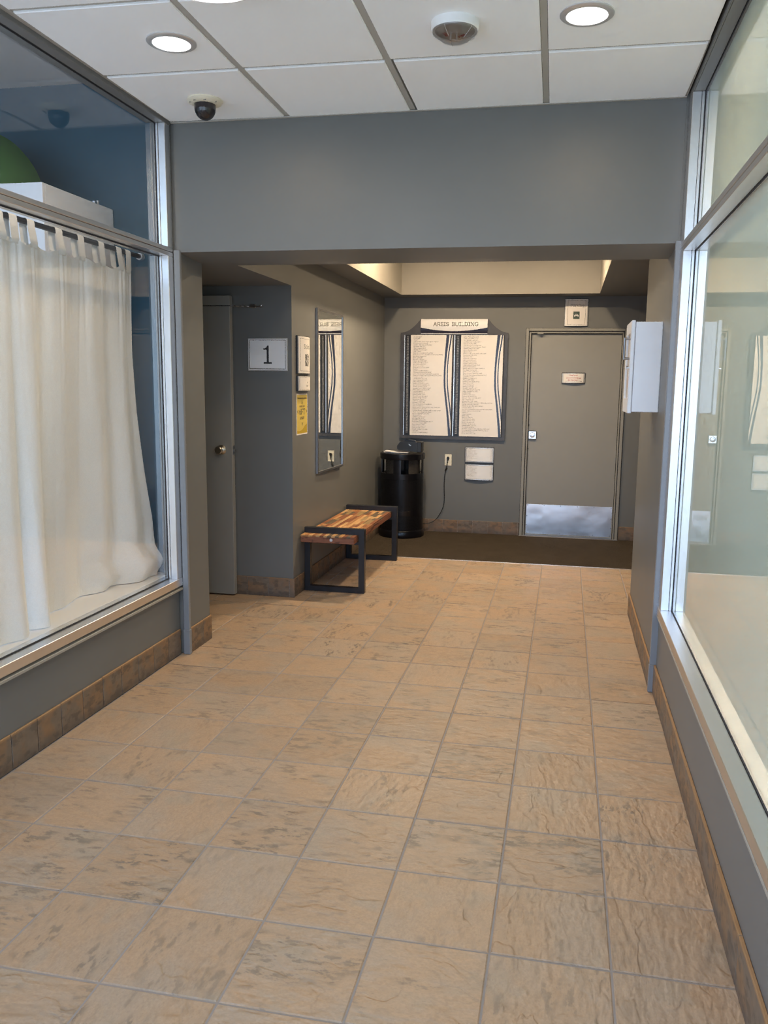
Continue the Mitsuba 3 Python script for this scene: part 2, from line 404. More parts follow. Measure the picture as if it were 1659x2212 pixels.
# floor: grout bed, tiles, carpet
struct('floor', bx(-3.3, 2.3, Y0, 6.725, -0.06, -0.0025), 'grout', 'tan slate-look tile floor with grey grout lines', 'floor')
region = shapely.union_all([sbox(-1.990, Y0, 0.476, 3.97), sbox(XP, 3.9, 0.474, 6.715), sbox(XS, 4.2, 0.474, 6.715), sbox(-2.75, 4.24, XS, YA - 0.004), sbox(0.4, 5.352, 1.2, 6.715)])
region = region.difference(sbox(-3.3, YA - 0.004, XS + 0.001, 9))
tid = 0
far = []
def tile_mesh(poly, z):
    g = 0.0028
    poly = poly.buffer(-g, join_style='mitre')
    if poly.is_empty or poly.area < 2e-4:
        return None
    if len(poly.exterior.coords) == 5:
        x0, y0, x1, y1 = poly.bounds
        b = 0.003
        v, f = [], []
        lv = [(x0, y0, x1, y1, -0.02), (x0, y0, x1, y1, z - 0.0022), (x0 + b, y0 + b, x1 - b, y1 - b, z)]
        for (a0, b0, a1, b1, zz) in lv:
            v += [(a0, b0, zz), (a1, b0, zz), (a1, b1, zz), (a0, b1, zz)]
        for L in (0, 4):
            for k in range(4):
                q = (k + 1) % 4
                f += [[L + k, L + q, L + 4 + q], [L + k, L + 4 + q, L + 4 + k]]
        f += [[8, 9, 10], [8, 10, 11]]
        return trimesh.Trimesh(v, f, process=False)
    return move(extr(poly, 0.02 + z), z=-0.02)
def uv_id(m, i, ax=(0, 1)):
    p = np.array(m.vertices)
    q = p[:, list(ax)] - p[:, list(ax)].min(0)
    return np.stack([i + 0.3 + np.clip(q[:, 0], 0, 0.5), 0.3 + q[:, 1]], 1)
def faceted(m):
    """unshared corners, so that every face keeps its own normal"""
    return trimesh.Trimesh(np.array(m.vertices)[np.array(m.faces)].reshape(-1, 3), np.arange(3 * len(m.faces)).reshape(-1, 3), process=False)
for j in range(-11, 17):
    for i in range(-10, 4):
        c = sbox(TX + (i - 0) * TILE, TY + j * TILE, TX + (i + 1) * TILE, TY + (j + 1) * TILE).intersection(region)
        for poly in getattr(c, 'geoms', [c]):
            if poly.is_empty or poly.geom_type != 'Polygon':
                continue
            m = tile_mesh(poly, rng.uniform(-0.0006, 0.0006))
            if m is None:
                continue
            tid += 1
            m = faceted(m)
            uvs = uv_id(m, tid)
            seen = poly.bounds[3] > 1.0 and poly.bounds[0] > -2.6 and poly.bounds[0] < 0.47
            if seen:
                put('tile', m, 'tile', 'floor', uv=uvs)
            else:
                far.append((m, uvs))
k = put('tiles_behind', cat(*[m for m, _ in far]), 'tile', 'floor', uv=np.vstack([u for _, u in far]))
label(k, kind='stuff')
struct('floor_carpet', bx(XS, 2.3, 6.728, YB, -0.06, 0.002), 'carpet', 'dark brown looped carpet along the back wall', 'carpet floor')
put('threshold_strip', bev(XS, 1.2, 6.713, 6.728, -0.004, 0.003, 0.001), 'aluminium', 'floor_carpet')

# baseboards of cut tiles
def baseboard(side, a, b, axis, face, sgn, start, pitch, h, txt, first=None, thick=0.010):
    """tiles from a to b along axis ('x' or 'y') on the wall face, sticking out by sgn"""
    key = numbered('baseboard_' + side)
    label(key, txt, 'baseboard', kind='structure')
    n0, n1 = math.floor((a - start) / pitch) - 1, math.ceil((b - start) / pitch) + 1
    def block(s0, s1, d0, d1, z0, z1, bv):
        lo, hi = sorted((face + sgn * d0, face + sgn * d1))
        return bev(s0, s1, lo, hi, z0, z1, bv) if axis == 'x' else bev(lo, hi, s0, s1, z0, z1, bv)
    put('grout', block(a, b, 0.0, 0.6 * thick, 0.0, h - 0.003, 0.0005), 'grout', key)
    for k in range(n0, n1):
        s0, s1 = max(a, start + k * pitch + 0.0015), min(b, start + (k + 1) * pitch - 0.0015)
        if s1 - s0 < 0.01:
            continue
        t = faceted(block(s0, s1, 0.0005, thick + rng.uniform(-0.001, 0.001), 0.001, h + rng.uniform(-0.001, 0.001), 0.002))
        i = 500 + rng.randrange(400)
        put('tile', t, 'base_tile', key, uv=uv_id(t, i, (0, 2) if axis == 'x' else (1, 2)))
    return key
baseboard('left', 1.2, 3.945, 'y', XL, 1, 2.714, 0.1555, 0.140, 'brown cut slate tiles along the foot of the left window wall')
baseboard('left', 3.975, 4.24, 'y', XP, 1, 3.975, 0.158, 0.140, 'brown slate tiles round the foot of the left wall end')
baseboard('right', 1.0, 3.945, 'y', XR, -1, 1.94, 0.305, 0.140, 'brown slate tiles along the foot of the right window wall')
baseboard('right', 3.985, 5.35, 'y', 0.462, -1, 3.975, 0.305, 0.140, 'brown slate tiles under the wall end with the white cabinet')
baseboard('alcove', -2.60, XS + 0.010, 'x', YA, -1, -1.812, 0.152, 0.132, 'grey brown slate tiles below the number sign beside the open door')
baseboard('lobby', YA, YB - 0.012, 'y', XS, 1, 5.315, 0.152, 0.132, 'brown slate tiles behind and under the bench')
baseboard('back', XS, -0.404, 'x', YB, -1, -1.163, 0.149, 0.128, 'brown slate tiles along the back wall left of the metal door')
baseboard('back', 0.545, 1.6, 'x', YB, -1, 0.545, 0.152, 0.133, 'brown slate tiles along the back wall right of the metal door')

# corner angles at both ends of the opening
for nm, x0, x1, y0, side in (('trim_1', XP - 0.018, XP + 0.015, 3.945, 'left'), ('trim_2', 0.450, 0.484, 3.945, 'right')):
    k = struct(nm, bev(x0, x1, y0, 3.967, 0.136, ZH + 0.01, 0.003), 'trim_grey', 'grey metal corner strip on the %s edge of the opening' % side, 'corner trim')
    put('foot', bev(x0 - 0.002, x1 + 0.002, y0 - 0.004, 3.969, 0.0, 0.138, 0.003), 'trim_grey', k)

# ceiling grid
YAWC = 0.0138
CU, CV, MOD = -1.3549, 3.349, 0.6096
ca, sa = math.cos(YAWC), math.sin(YAWC)
def rotp(poly):
    return shapely.transform(poly, lambda q: np.stack([CU + ca * q[:, 0] - sa * q[:, 1], CV + sa * q[:, 0] + ca * q[:, 1]], 1))
room = sbox(-1.968, Y0, 0.462, 3.957)
struct('ceiling', bx(-2.095, 0.60, Y0, 3.959, 2.745, 3.0), 'black_void', 'suspended ceiling of white tiles in a grey grid over the corridor', 'ceiling')
for j in range(-8, 2):
    for i in range(-2, 4):
        lo = 0.0135 + (0.008 if (i, j) == (1, 0) else 0)
        c = rotp(sbox(i * MOD + lo, j * MOD + 0.0135, (i + 1) * MOD - 0.0135, (j + 1) * MOD - 0.0135)).intersection(room.buffer(-0.004))
        if c.is_empty or c.area < 1e-3:
            continue
        d = c.buffer(-0.003, join_style='mitre')
        m = cat(move(extr(c, 0.016), z=ZC + 0.003), move(extr(d, 0.004), z=ZC))
        put('tile', m, 'ceiling_tile', 'ceiling')
for i in range(-1, 4):
    c = rotp(sbox(i * MOD - 0.012, -9, i * MOD + 0.012, 3)).intersection(room)
    if not c.is_empty:
        put('main_tee', move(extr(c, 0.02), z=ZC + 0.004), 'tee', 'ceiling')
for j in range(-7, 2):
    for i in range(-2, 4):
        c = rotp(sbox(i * MOD + 0.0122, j * MOD - 0.012, (i + 1) * MOD - 0.0122, j * MOD + 0.012)).intersection(room)
        if not c.is_empty and c.area > 1e-4:
            put('cross_tee', move(extr(c, 0.016), z=ZC + 0.008), 'tee', 'ceiling')
put('wall_angle', bx(-1.965, 0.46, 3.944, 3.9585, ZC - 0.003, ZC + 0.001), 'tee', 'ceiling')

# shop windows
def shopfront(name, xf, s, zsill, zt0, zt1, ym, txt):
    """xf: room-side face, s: +1 when the shop lies towards -x; glass 0.052 behind the face"""
    k = numbered(name)
    label(k, txt, 'shop window', kind='structure')
    g = xf - s * 0.052
    def fb_(d0, d1, y0, y1, z0, z1, b=0.002):
        lo, hi = sorted((xf - s * d0, xf - s * d1))
        return bev(lo, hi, y0, y1, z0, z1, b)
    al = 'aluminium'
    put('sill', cat(fb_(-0.004, 0.05, Y0, 3.945, zsill - 0.042, zsill), fb_(0.054, 0.10, Y0, 3.945, zsill - 0.042, zsill)), al, k)
    put('transom', cat(fb_(0, 0.05, Y0, 3.948, zt0, (zt0 + zt1) / 2 - 0.001), fb_(0, 0.05, Y0, 3.948, (zt0 + zt1) / 2 + 0.001, zt1), fb_(0.054, 0.10, Y0, ym, zt0, zt1)), al, k)
    put('head_rail', cat(fb_(-0.002, 0.004, Y0, 3.948, ZC - 0.014, ZC + 0.03), fb_(0.004, 0.05, Y0, 3.948, ZC - 0.012, ZC + 0.03), fb_(0.054, 0.10, Y0, ym, ZC - 0.012, ZC + 0.03)), 'rail_dark', k)
    for (z0, z1) in ((zsill, zt0), (zt1, ZC - 0.012)):
        put('mullion', cat(fb_(0.0, 0.036, ym, 3.948, z0, z1), fb_(0.038, 0.0505, ym, 3.948, z0, z1)), al, k)
        put('mullion', fb_(0.0, 0.05, 0.55, 0.60, z0, z1), al, k)
        put('gasket', cat(fb_(0.0505, 0.0535, ym - 0.006, 3.948, z0, z1, 0.0005), fb_(0.0505, 0.0535, Y0, ym, z0, z0 + 0.006, 0.0005), fb_(0.0505, 0.0535, Y0, ym, z1 - 0.006, z1, 0.0005)), 'gasket', k)
        v = [(g, Y0, z0 - 0.01), (g, ym + 0.03, z0 - 0.01), (g, ym + 0.03, z1 + 0.01), (g, Y0, z1 + 0.01)]
        put('pane', trimesh.Trimesh(v, [[0, 1, 2], [0, 2, 3]], process=False), 'pane_glass', k)
    return k
w1 = shopfront('window_1', -1.970, 1, 0.425, 2.076, 2.118, 3.895, 'aluminium shop window on the left with a white curtain behind the glass')
put('inner_sill', bx(-2.50, -2.07, Y0, 4.03, 0.38, 0.424), 'white_wall', w1)
w2 = shopfront('window_2', 0.472, -1, 0.435, 2.050, 2.094, 3.850, 'aluminium shop window on the right with pale film behind the glass')
for (z0, z1) in ((0.43, 2.05), (2.094, 2.70)):
    put('film', bx(0.534, 0.545, Y0, 3.93, z0, z1), 'window_film', w2)

# ---------------------------------------------------------------- ceiling fittings
def downlight(x, y, z, r, rad, txt, R=None, group=None, color=WARM):
    t = thing('downlight', txt, 'downlight', group)
    R = R or r * 1.36
    put('trim', lathe([(r, 0.0), (r, -0.004), (r * 1.04, -0.009), (R * 0.94, -0.008), (R, -0.004), (R, 0.0)], 48, (x, y, z)), 'silver' if R < 0.15 else 'white_plastic', t, smooth=40)
    a = np.linspace(0, 2 * np.pi, 41)[:-1]
    v = np.vstack([np.stack([x + r * np.cos(a), y + r * np.sin(a), np.full(40, z - 0.0045)], 1), [[x, y, z - 0.0045]]])
    f = [[(q + 1) % 40, q, 40] for q in range(40)]
    put('lens', trimesh.Trimesh(v, f, process=False), 'white_plastic', t, text='glowing lens', emitter={'type': 'area', 'radiance': rgb([rad * c for c in color])})
    return t
downlight(-1.507, 3.055, ZC, 0.068, LAMP, 'glowing round downlight in the ceiling near the left window, second tile row', R=0.092)
downlight(0.014, 3.066, ZC, 0.068, LAMP, 'glowing round downlight in the ceiling near the right window', R=0.092)
k_ = downlight(-1.095, 2.455, ZC - 0.075, 0.145, LAMP * 0.30, 'large white drum ceiling light cut off by the top edge of the picture', R=0.165, color=(1.0, 0.93, 0.84))
put('drum', lathe([(0.150, -0.076), (0.166, -0.074), (0.166, 0.0), (0.150, 0.0)], 48, (-1.095, 2.455, ZC)), 'white_plastic', k_, smooth=40)
for x, y in ((-1.507, 0.6), (0.014, 0.6)):
    downlight(x, y, ZC, 0.068, LAMP, 'round downlight of the corridor ceiling behind the viewer, %s side' % ('left' if x < -0.6 else 'right'), R=0.092)
for x, y, q in ((-1.185, 6.45, 1.0), (-0.12, 6.45, 0.9), (-1.185, 4.95, 0.14), (-0.12, 4.95, 0.2)):
    downlight(x, y, ZK, 0.07, LOBBY * q, 'round downlight up in the coffer over the lobby, %s one of the %s row' % ('left' if x < -0.6 else 'right', 'far' if y > 6 else 'near'), R=0.095, color=(1.0, 0.78, 0.52))

t = thing('security_camera', 'dome security camera with smoked bubble on the ceiling at the left', 'security camera')
c = (-1.655, 3.668, ZC)
put('base', lathe([(0.0, 0.0), (0.078, 0.0), (0.079, -0.006), (0.074, -0.014), (0.060, -0.020), (0.051, -0.021), (0.0, -0.021)], 48, c), 'cream_plastic', t, smooth=40, text='white mounting ring')
a = np.linspace(0, np.pi / 2, 14)
put('bubble', lathe([(0.047, -0.018), (0.0475, -0.035)] + [(0.0475 * math.cos(q), -0.035 - 0.052 * math.sin(q)) for q in a[1:]], 48, c), 'smoked_dome', t, smooth=60, text='smoked dark dome')
for ang in (-1.9, -1.15, -2.5, -0.35):
    put('vent', lay(slab(0.012, 0.005, 0.001), 'back', (c[0] + 0.064 * math.cos(ang), c[1] + 0.064 * math.sin(ang) - 0.0005, ZC - 0.0175)), 'ink_grey', t)

t = thing('ceiling_strobe', 'round white ceiling alarm strobe with a clear conical lens', 'alarm strobe')
c = (-0.438, 3.060, ZC)
put('base', lathe([(0.0, 0.0), (0.0835, 0.0), (0.0835, -0.022), (0.080, -0.030), (0.0, -0.030)], 48, c), 'white_plastic', t, smooth=40)
put('lens', lathe([(0.0795, -0.030), (0.0765, -0.040), (0.046, -0.060), (0.020, -0.068), (0.0, -0.069)], 48, c), 'clear_plastic', t, smooth=50, text='clear lens')
put('reflector', lathe([(0.070, -0.0302), (0.062, -0.034), (0.0, -0.034)], 48, c), 'lens_grey', t, smooth=30)
for q in np.arange(5) * 1.2566 - 1.9:
    put('lens_rib', tube([(c[0] + 0.0785 * math.cos(q), c[1] + 0.0785 * math.sin(q), ZC - 0.032), (c[0] + 0.0760 * math.cos(q), c[1] + 0.0760 * math.sin(q), ZC - 0.0405), (c[0] + 0.044 * math.cos(q), c[1] + 0.044 * math.sin(q), ZC - 0.0615)], 0.0009, 5), 'lens_grey', t)
put('flash_tube', cat(cyl(0.005, (c[0] - 0.014, c[1], ZC - 0.034), (c[0] - 0.014, c[1], ZC - 0.058)), cyl(0.004, (c[0] + 0.006, c[1] + 0.006, ZC - 0.034), (c[0] + 0.006, c[1] + 0.006, ZC - 0.060)), cyl(0.004, (c[0] - 0.014, c[1], ZC - 0.056), (c[0] + 0.006, c[1] + 0.006, ZC - 0.056))), 'chrome', t)
for s, ang in (('FIRE', 0.9), ('FIRE', 2.9)):
    m = text(s, 0.011, 0.0004, True)
    p = np.array(m.vertices)
    q = np.stack([p[:, 0], -p[:, 1], -p[:, 2]], 1) + [0, 0.040, 0]
    rot = ang - math.pi / 2
    q = np.stack([q[:, 0] * math.cos(rot) - q[:, 1] * math.sin(rot), q[:, 0] * math.sin(rot) + q[:, 1] * math.cos(rot), q[:, 2]], 1)
    put('lettering', trimesh.Trimesh(q + [c[0], c[1], ZC - 0.0345], m.faces, process=False), 'ink_red', t, text='red letters')

# ---------------------------------------------------------------- bench
t = thing('bench', 'low wooden bench with black square-tube end frames beside the lobby wall', 'bench')
BX0, BX1 = -1.772, -1.335
def end_frame(y0, x0, x1):
    w = 0.042
    return diff(bev(x0, x1, y0, y0 + w, 0.0, 0.459, 0.003), bx(x0 + w, x1 - w, y0 - 0.1, y0 + 0.1, 0.037, 0.459 - w))
put('end_frame', end_frame(5.43, BX0, BX1), 'black_metal', t)
put('end_frame', end_frame(6.555, BX0, BX1), 'black_metal', t)
SX0, SX1, SY0, SY1, SZ0, SZ1 = -1.768, -1.386, 5.335, 6.70, 0.368, 0.408
for y in (5.435, 6.56):
    put('crossbar', bev(BX0 + 0.04, BX1 - 0.04, y, y + 0.032, 0.346, SZ0, 0.002), 'black_metal', t)
put('seat', cat(bev(SX0, SX1, SY0, SY0 + 0.03, SZ0, SZ1, 0.002), bev(SX1 - 0.03, SX1, SY0 + 0.03, SY1, SZ0, SZ1, 0.002), bev(SX0, SX0 + 0.03, SY0 + 0.03, SY1, SZ0, SZ1, 0.002), bx(SX0 + 0.03, SX1 - 0.03, SY0 + 0.03, SY1, SZ0 + 0.002, SZ1 - 0.002)), 'wood_rail', t, text='dark red wooden slab edge')
nrow, sid = 14, 0
wr = (SX1 - SX0) / nrow
for r in range(nrow):
    y = SY0
    while y < SY1 - 0.01:
        L = rng.uniform(0.07, 0.26)
        y1 = min(SY1, y + L) if SY1 - (y + L) > 0.06 else SY1
        sid += 1
        m = faceted(bev(SX0 + r * wr + 0.0003, SX0 + (r + 1) * wr - 0.0003, y + 0.0003, y1 - 0.0003, SZ1, SZ1 + rng.uniform(0.0105, 0.012), 0.0006))
        put('strip', m, 'wood', t, uv=uv_id(m, 1000 + sid))
        y = y1
put('bolt', cyl(0.011, (-1.548, SY0 + 0.002, 0.392), (-1.548, SY0 - 0.004, 0.392), 16), 'silver', t, text='round pale bolt head on the slab end')

# ---------------------------------------------------------------- trash can with what lies on it
TCX, TCY = -1.530, 7.750
t = thing('trash_can', 'round black metal trash can with side openings in the lobby corner', 'trash can')
put('base', lathe([(0.0, 0.0), (0.216, 0.0), (0.219, 0.01), (0.218, 0.055), (0.207, 0.072), (0.0, 0.072)], 64, (TCX, TCY, 0.002)), 'black_gloss', t, smooth=35)
put('body', lathe([(0.0, 0.072), (0.205, 0.072), (0.205, 0.615), (0.17, 0.6155), (0.17, 0.55), (0.0, 0.55)], 64, (TCX, TCY, 0.002)), 'perforated', t, smooth=35, text='perforated black drum')
for prf in ([(0.205, 0.215), (0.2072, 0.216), (0.2072, 0.262), (0.205, 0.263)], [(0.205, 0.56), (0.2075, 0.562), (0.2075, 0.618), (0.203, 0.62)]):
    put('band', lathe(prf, 64, (TCX, TCY, 0.002)), 'black_gloss', t, smooth=35)
face = math.atan2(1.53, 7.75)
def arc(r0, r1, z0, z1, a0, a1, n=10):
    a = np.linspace(a0, a1, n) + face
    v = []
    for z in (z0, z1):
        for r in (r0, r1):
            v += [(TCX + r * math.sin(q), TCY - r * math.cos(q), z) for q in a]
    f = []
    def quad(A, B):
        for k in range(n - 1):
            f.extend([[A + k, A + k + 1, B + k + 1], [A + k, B + k + 1, B + k]])
    quad(0, n); quad(2 * n, 3 * n); quad(0, 2 * n); quad(n, 3 * n)
    for k in (0, n - 1):
        f.extend([[k, n + k, 3 * n + k], [k, 3 * n + k, 2 * n + k]])
    m = trimesh.Trimesh(v, f, process=False)
    m.fix_normals()
    return m
D = math.pi / 180
for a0, a1 in ((-24, -4), (68, 86), (156, 176), (-114, -96)):
    put('post', arc(0.196, 0.206, 0.615, 0.755, a0 * D, a1 * D), 'black_gloss', t, smooth=35)
for a0, a1 in ((20, 70), (-70, -22), (100, 170), (185, 250)):
    put('screen', arc(0.168, 0.170, 0.560, 0.757, a0 * D, a1 * D), 'mesh_screen', t, smooth=35, text='wire mesh behind the opening')
put('lid', lathe([(0.0, 0.752), (0.213, 0.752), (0.2165, 0.757), (0.2165, 0.803), (0.211, 0.810), (0.0, 0.812)], 64, (TCX, TCY, 0.002)), 'black_gloss', t, smooth=35)

t = thing('brochure', 'white and pink open brochure lying under the black device on the trash can', 'brochure')
m = bx(-0.115, 0.115, -0.075, 0.075, 0, 0.003).subdivide_to_size(0.03)
def sheet(m, x, y, z, rot, curl):
    p = np.array(m.vertices)
    p[:, 2] += curl * np.abs(p[:, 0]) * (p[:, 0] < 0)
    q = np.stack([p[:, 0] * math.cos(rot) - p[:, 1] * math.sin(rot), p[:, 0] * math.sin(rot) + p[:, 1] * math.cos(rot), p[:, 2]], 1)
    return trimesh.Trimesh(q + [x, y, z], m.faces, process=False)
put('cover', sheet(m, -1.595, 7.725, 0.8142, 0.25, 0.02), 'paper', t)
put('page', sheet(m, -1.575, 7.70, 0.8176, 0.05, 0.10), 'paper_white', t)
t = thing('electronic_device', 'black boxy device with a raised top lying on the trash can lid', 'electronic device')
prof = Polygon([(-0.116, 0.030), (-0.100, 0.018), (0.108, 0.000), (0.119, 0.004), (0.119, 0.082), (0.110, 0.094), (-0.040, 0.104), (-0.080, 0.100), (-0.092, 0.092), (-0.118, 0.056)])
dv = lay(move(extr(prof.buffer(-0.004).buffer(0.004), 0.115), z=-0.0575), 'back', (-1.455, 7.735, 0.822))
put('body', dv, 'dark_plastic', t)
put('handset', lay(move(extr(Polygon([(-0.052, 0.100), (-0.045, 0.120), (0.050, 0.110), (0.058, 0.104), (0.058, 0.092)]), 0.05), z=-0.02), 'back', (-1.455, 7.735, 0.822)), 'black_gloss', t)
put('end_block', lay(bev(0.075, 0.122, 0.0, 0.101, -0.06, 0.061, 0.006), 'back', (-1.455, 7.735, 0.822)), 'dark_plastic', t)
put('brand_mark', lay(move(extr(Polygon([(-0.008, 0.078), (0.004, 0.078), (0.022, 0.063), (0.012, 0.060)]), 0.0012), z=0.0575), 'back', (-1.455, 7.735, 0.822)), 'nickel', t)

# ---------------------------------------------------------------- back wall
t = thing('wall_outlet', 'cream wall outlet with a black plug left of the two notice frames', 'wall outlet')
o = (-1.123, YB, 0.728)
put('plate', lay(bev(-0.035, 0.035, -0.057, 0.057, 0, 0.006, 0.003), 'back', o), 'cream_plastic', t)
for v in (-0.019, 0.019):
    put('socket', lay(move(extr(shapely.Point(0, 0).buffer(0.017).intersection(sbox(-0.02, -0.0135, 0.02, 0.0135)), 0.002), y=v, z=0.006), 'back', o), 'cream_plastic', t)
    put('slot', lay(move(cat(bx(-0.008, -0.006, -0.002, 0.006, 0, 0.0004), bx(0.006, 0.008, -0.002, 0.006, 0, 0.0004), bx(-0.002, 0.002, -0.0095, -0.006, 0, 0.0004)), y=v, z=0.008), 'back', o), 'ink', t)
t = thing('power_cord', 'thin black power cord hanging from the outlet to the floor behind the trash can', 'power cord')
put('plug', lay(cat(bev(-0.012, 0.012, 0.008, 0.032, 0.0085, 0.030, 0.004), bev(-0.006, 0.004, -0.006, 0.012, 0.010, 0.026, 0.002)), 'back', o), 'dark_plastic', t)
cp = spline([(-1.126, 8.003, 0.736), (-1.130, 8.008, 0.690), (-1.139, 8.012, 0.650), (-1.149, 8.015, 0.600), (-1.155, 8.016, 0.42), (-1.161, 8.012, 0.26), (-1.193, 8.005, 0.185), (-1.26, 7.995, 0.105), (-1.31, 7.985, 0.088), (-1.36, 7.975, 0.085)], 60)
put('cable', tube(cp, 0.0035), 'dark_plastic', t, smooth=60)
put('cord_clip', cyl(0.0075, (-1.133, 8.010, 0.648), (-1.148, 8.013, 0.622), 12), 'dark_plastic', t)

def notice(oz, h, txt, seed):
    t = thing('notice_frame', txt, 'notice frame')
    o = (-0.814, YB, oz)
    w, sag, r = 0.286, 0.016, random.Random(seed)
    put('backing', lay(bend(slab(w, h, 0.010), w, sag), 'back', o), 'ink', t)
    put('face', lay(bend(slab(w - 0.008, h - 0.010, 0.0015, 0.010), w, sag), 'back', o), 'silver', t)
    put('sheet', lay(bend(slab(w - 0.026, h - 0.026, 0.0006, 0.0115), w, sag), 'back', o), 'paper_white', t)
    put('border', lay(bend(ring(w - 0.026, h - 0.026, 0.0024, 0.0005, 0.0121), w, sag), 'back', o), 'ink_grey', t)
    bars = []
    for k in range(13):
        y = h / 2 - 0.025 - k * 0.0078
        L = r.uniform(0.05, 0.11)
        bars += [bx(-w / 2 + 0.022, -w / 2 + 0.022 + L, y - 0.0011, y + 0.0011, 0.0122, 0.0124), bx(w / 2 - 0.030 - r.uniform(0, 0.006), w / 2 - 0.02, y - 0.0011, y + 0.0011, 0.0122, 0.0124)]
    put('print', lay(bend(cat(*bars), w, sag), 'back', o), 'lens_grey', t, text='faint lines of print')
notice(0.788, 0.154, 'convex notice in a dark frame under the directory board, upper one of two', 1)
notice(0.616, 0.162, 'convex notice in a dark frame, lower one of two, right of the outlet', 2)

# directory board
t = thing('directory_board', 'tall tenant directory board headed AREIS BUILDING on the back wall', 'directory board')
YD = 0.028                        # how far its frame stands off the wall
def cubic(p0, p1, p2, n=10):
    s = np.linspace(0, 1, n)[:, None]
    return ((1 - s) ** 2 * np.array(p0) + 2 * s * (1 - s) * np.array(p1) + s * s * np.array(p2)).tolist()
ol = [(-1.614, 0.934), (-0.571, 0.934), (-0.568, 1.962)] + cubic((-0.60, 1.968), (-0.675, 1.985), (-0.762, 2.092)) + cubic((-1.418, 2.092), (-1.505, 1.985), (-1.578, 1.968)) + [(-1.616, 1.962)]
put('frame', lay(extr(Polygon(ol), YD), 'back', (0, YB, 0)), 'dark_stone', t)
# head plate bowed about the horizontal
hx0, hx1, hz0, hz1 = -1.414, -0.766, 1.950, 2.092
hw, hh = hx1 - hx0, hz1 - hz0
def bow(m):
    q = np.array(m.vertices)
    q = q[:, [1, 0, 2]]
    b = bend(trimesh.Trimesh(q, m.faces[:, ::-1], process=False), hh, 0.016, 0.006)
    return trimesh.Trimesh(np.array(b.vertices)[:, [1, 0, 2]], b.faces[:, ::-1], process=False)
ho = ((hx0 + hx1) / 2, YB, (hz0 + hz1) / 2)
put('head_plate', lay(bow(slab(hw, hh, 0.006, YD)), 'back', ho), 'paper_white', t, smooth=40, text='white bowed head plate')
sw = Polygon([(-hw / 2, -0.010)] + [(q * hw / 2, -0.010 - 0.034 * (1 - q * q)) for q in np.linspace(-1, 1, 21)] + [(hw / 2, -0.0635), (-hw / 2, -0.0635)]).buffer(0)
put('swoosh', lay(bow(move(extr(sw, 0.0006), z=YD + 0.006).subdivide_to_size(0.03)), 'back', ho), 'ink_navy', t, text='dark blue curved band')
put('edge_strip', lay(cat(slab(hw, 0.005, 0.010, YD).apply_translation((0, -hh / 2 + 0.0025, 0))), 'back', ho), 'silver', t)
hm = cat(*[move(text('AREIS', 0.037, 0.0006, True, stretch=1.02), x=-0.124, y=0.004), move(text('BUILDING', 0.037, 0.0006, True, stretch=1.02), x=0.108, y=0.004)])
put('lettering', lay(bow(move(hm, z=YD + 0.0062)), 'back', ho), 'ink_grey', t, text='head lettering AREIS BUILDING')
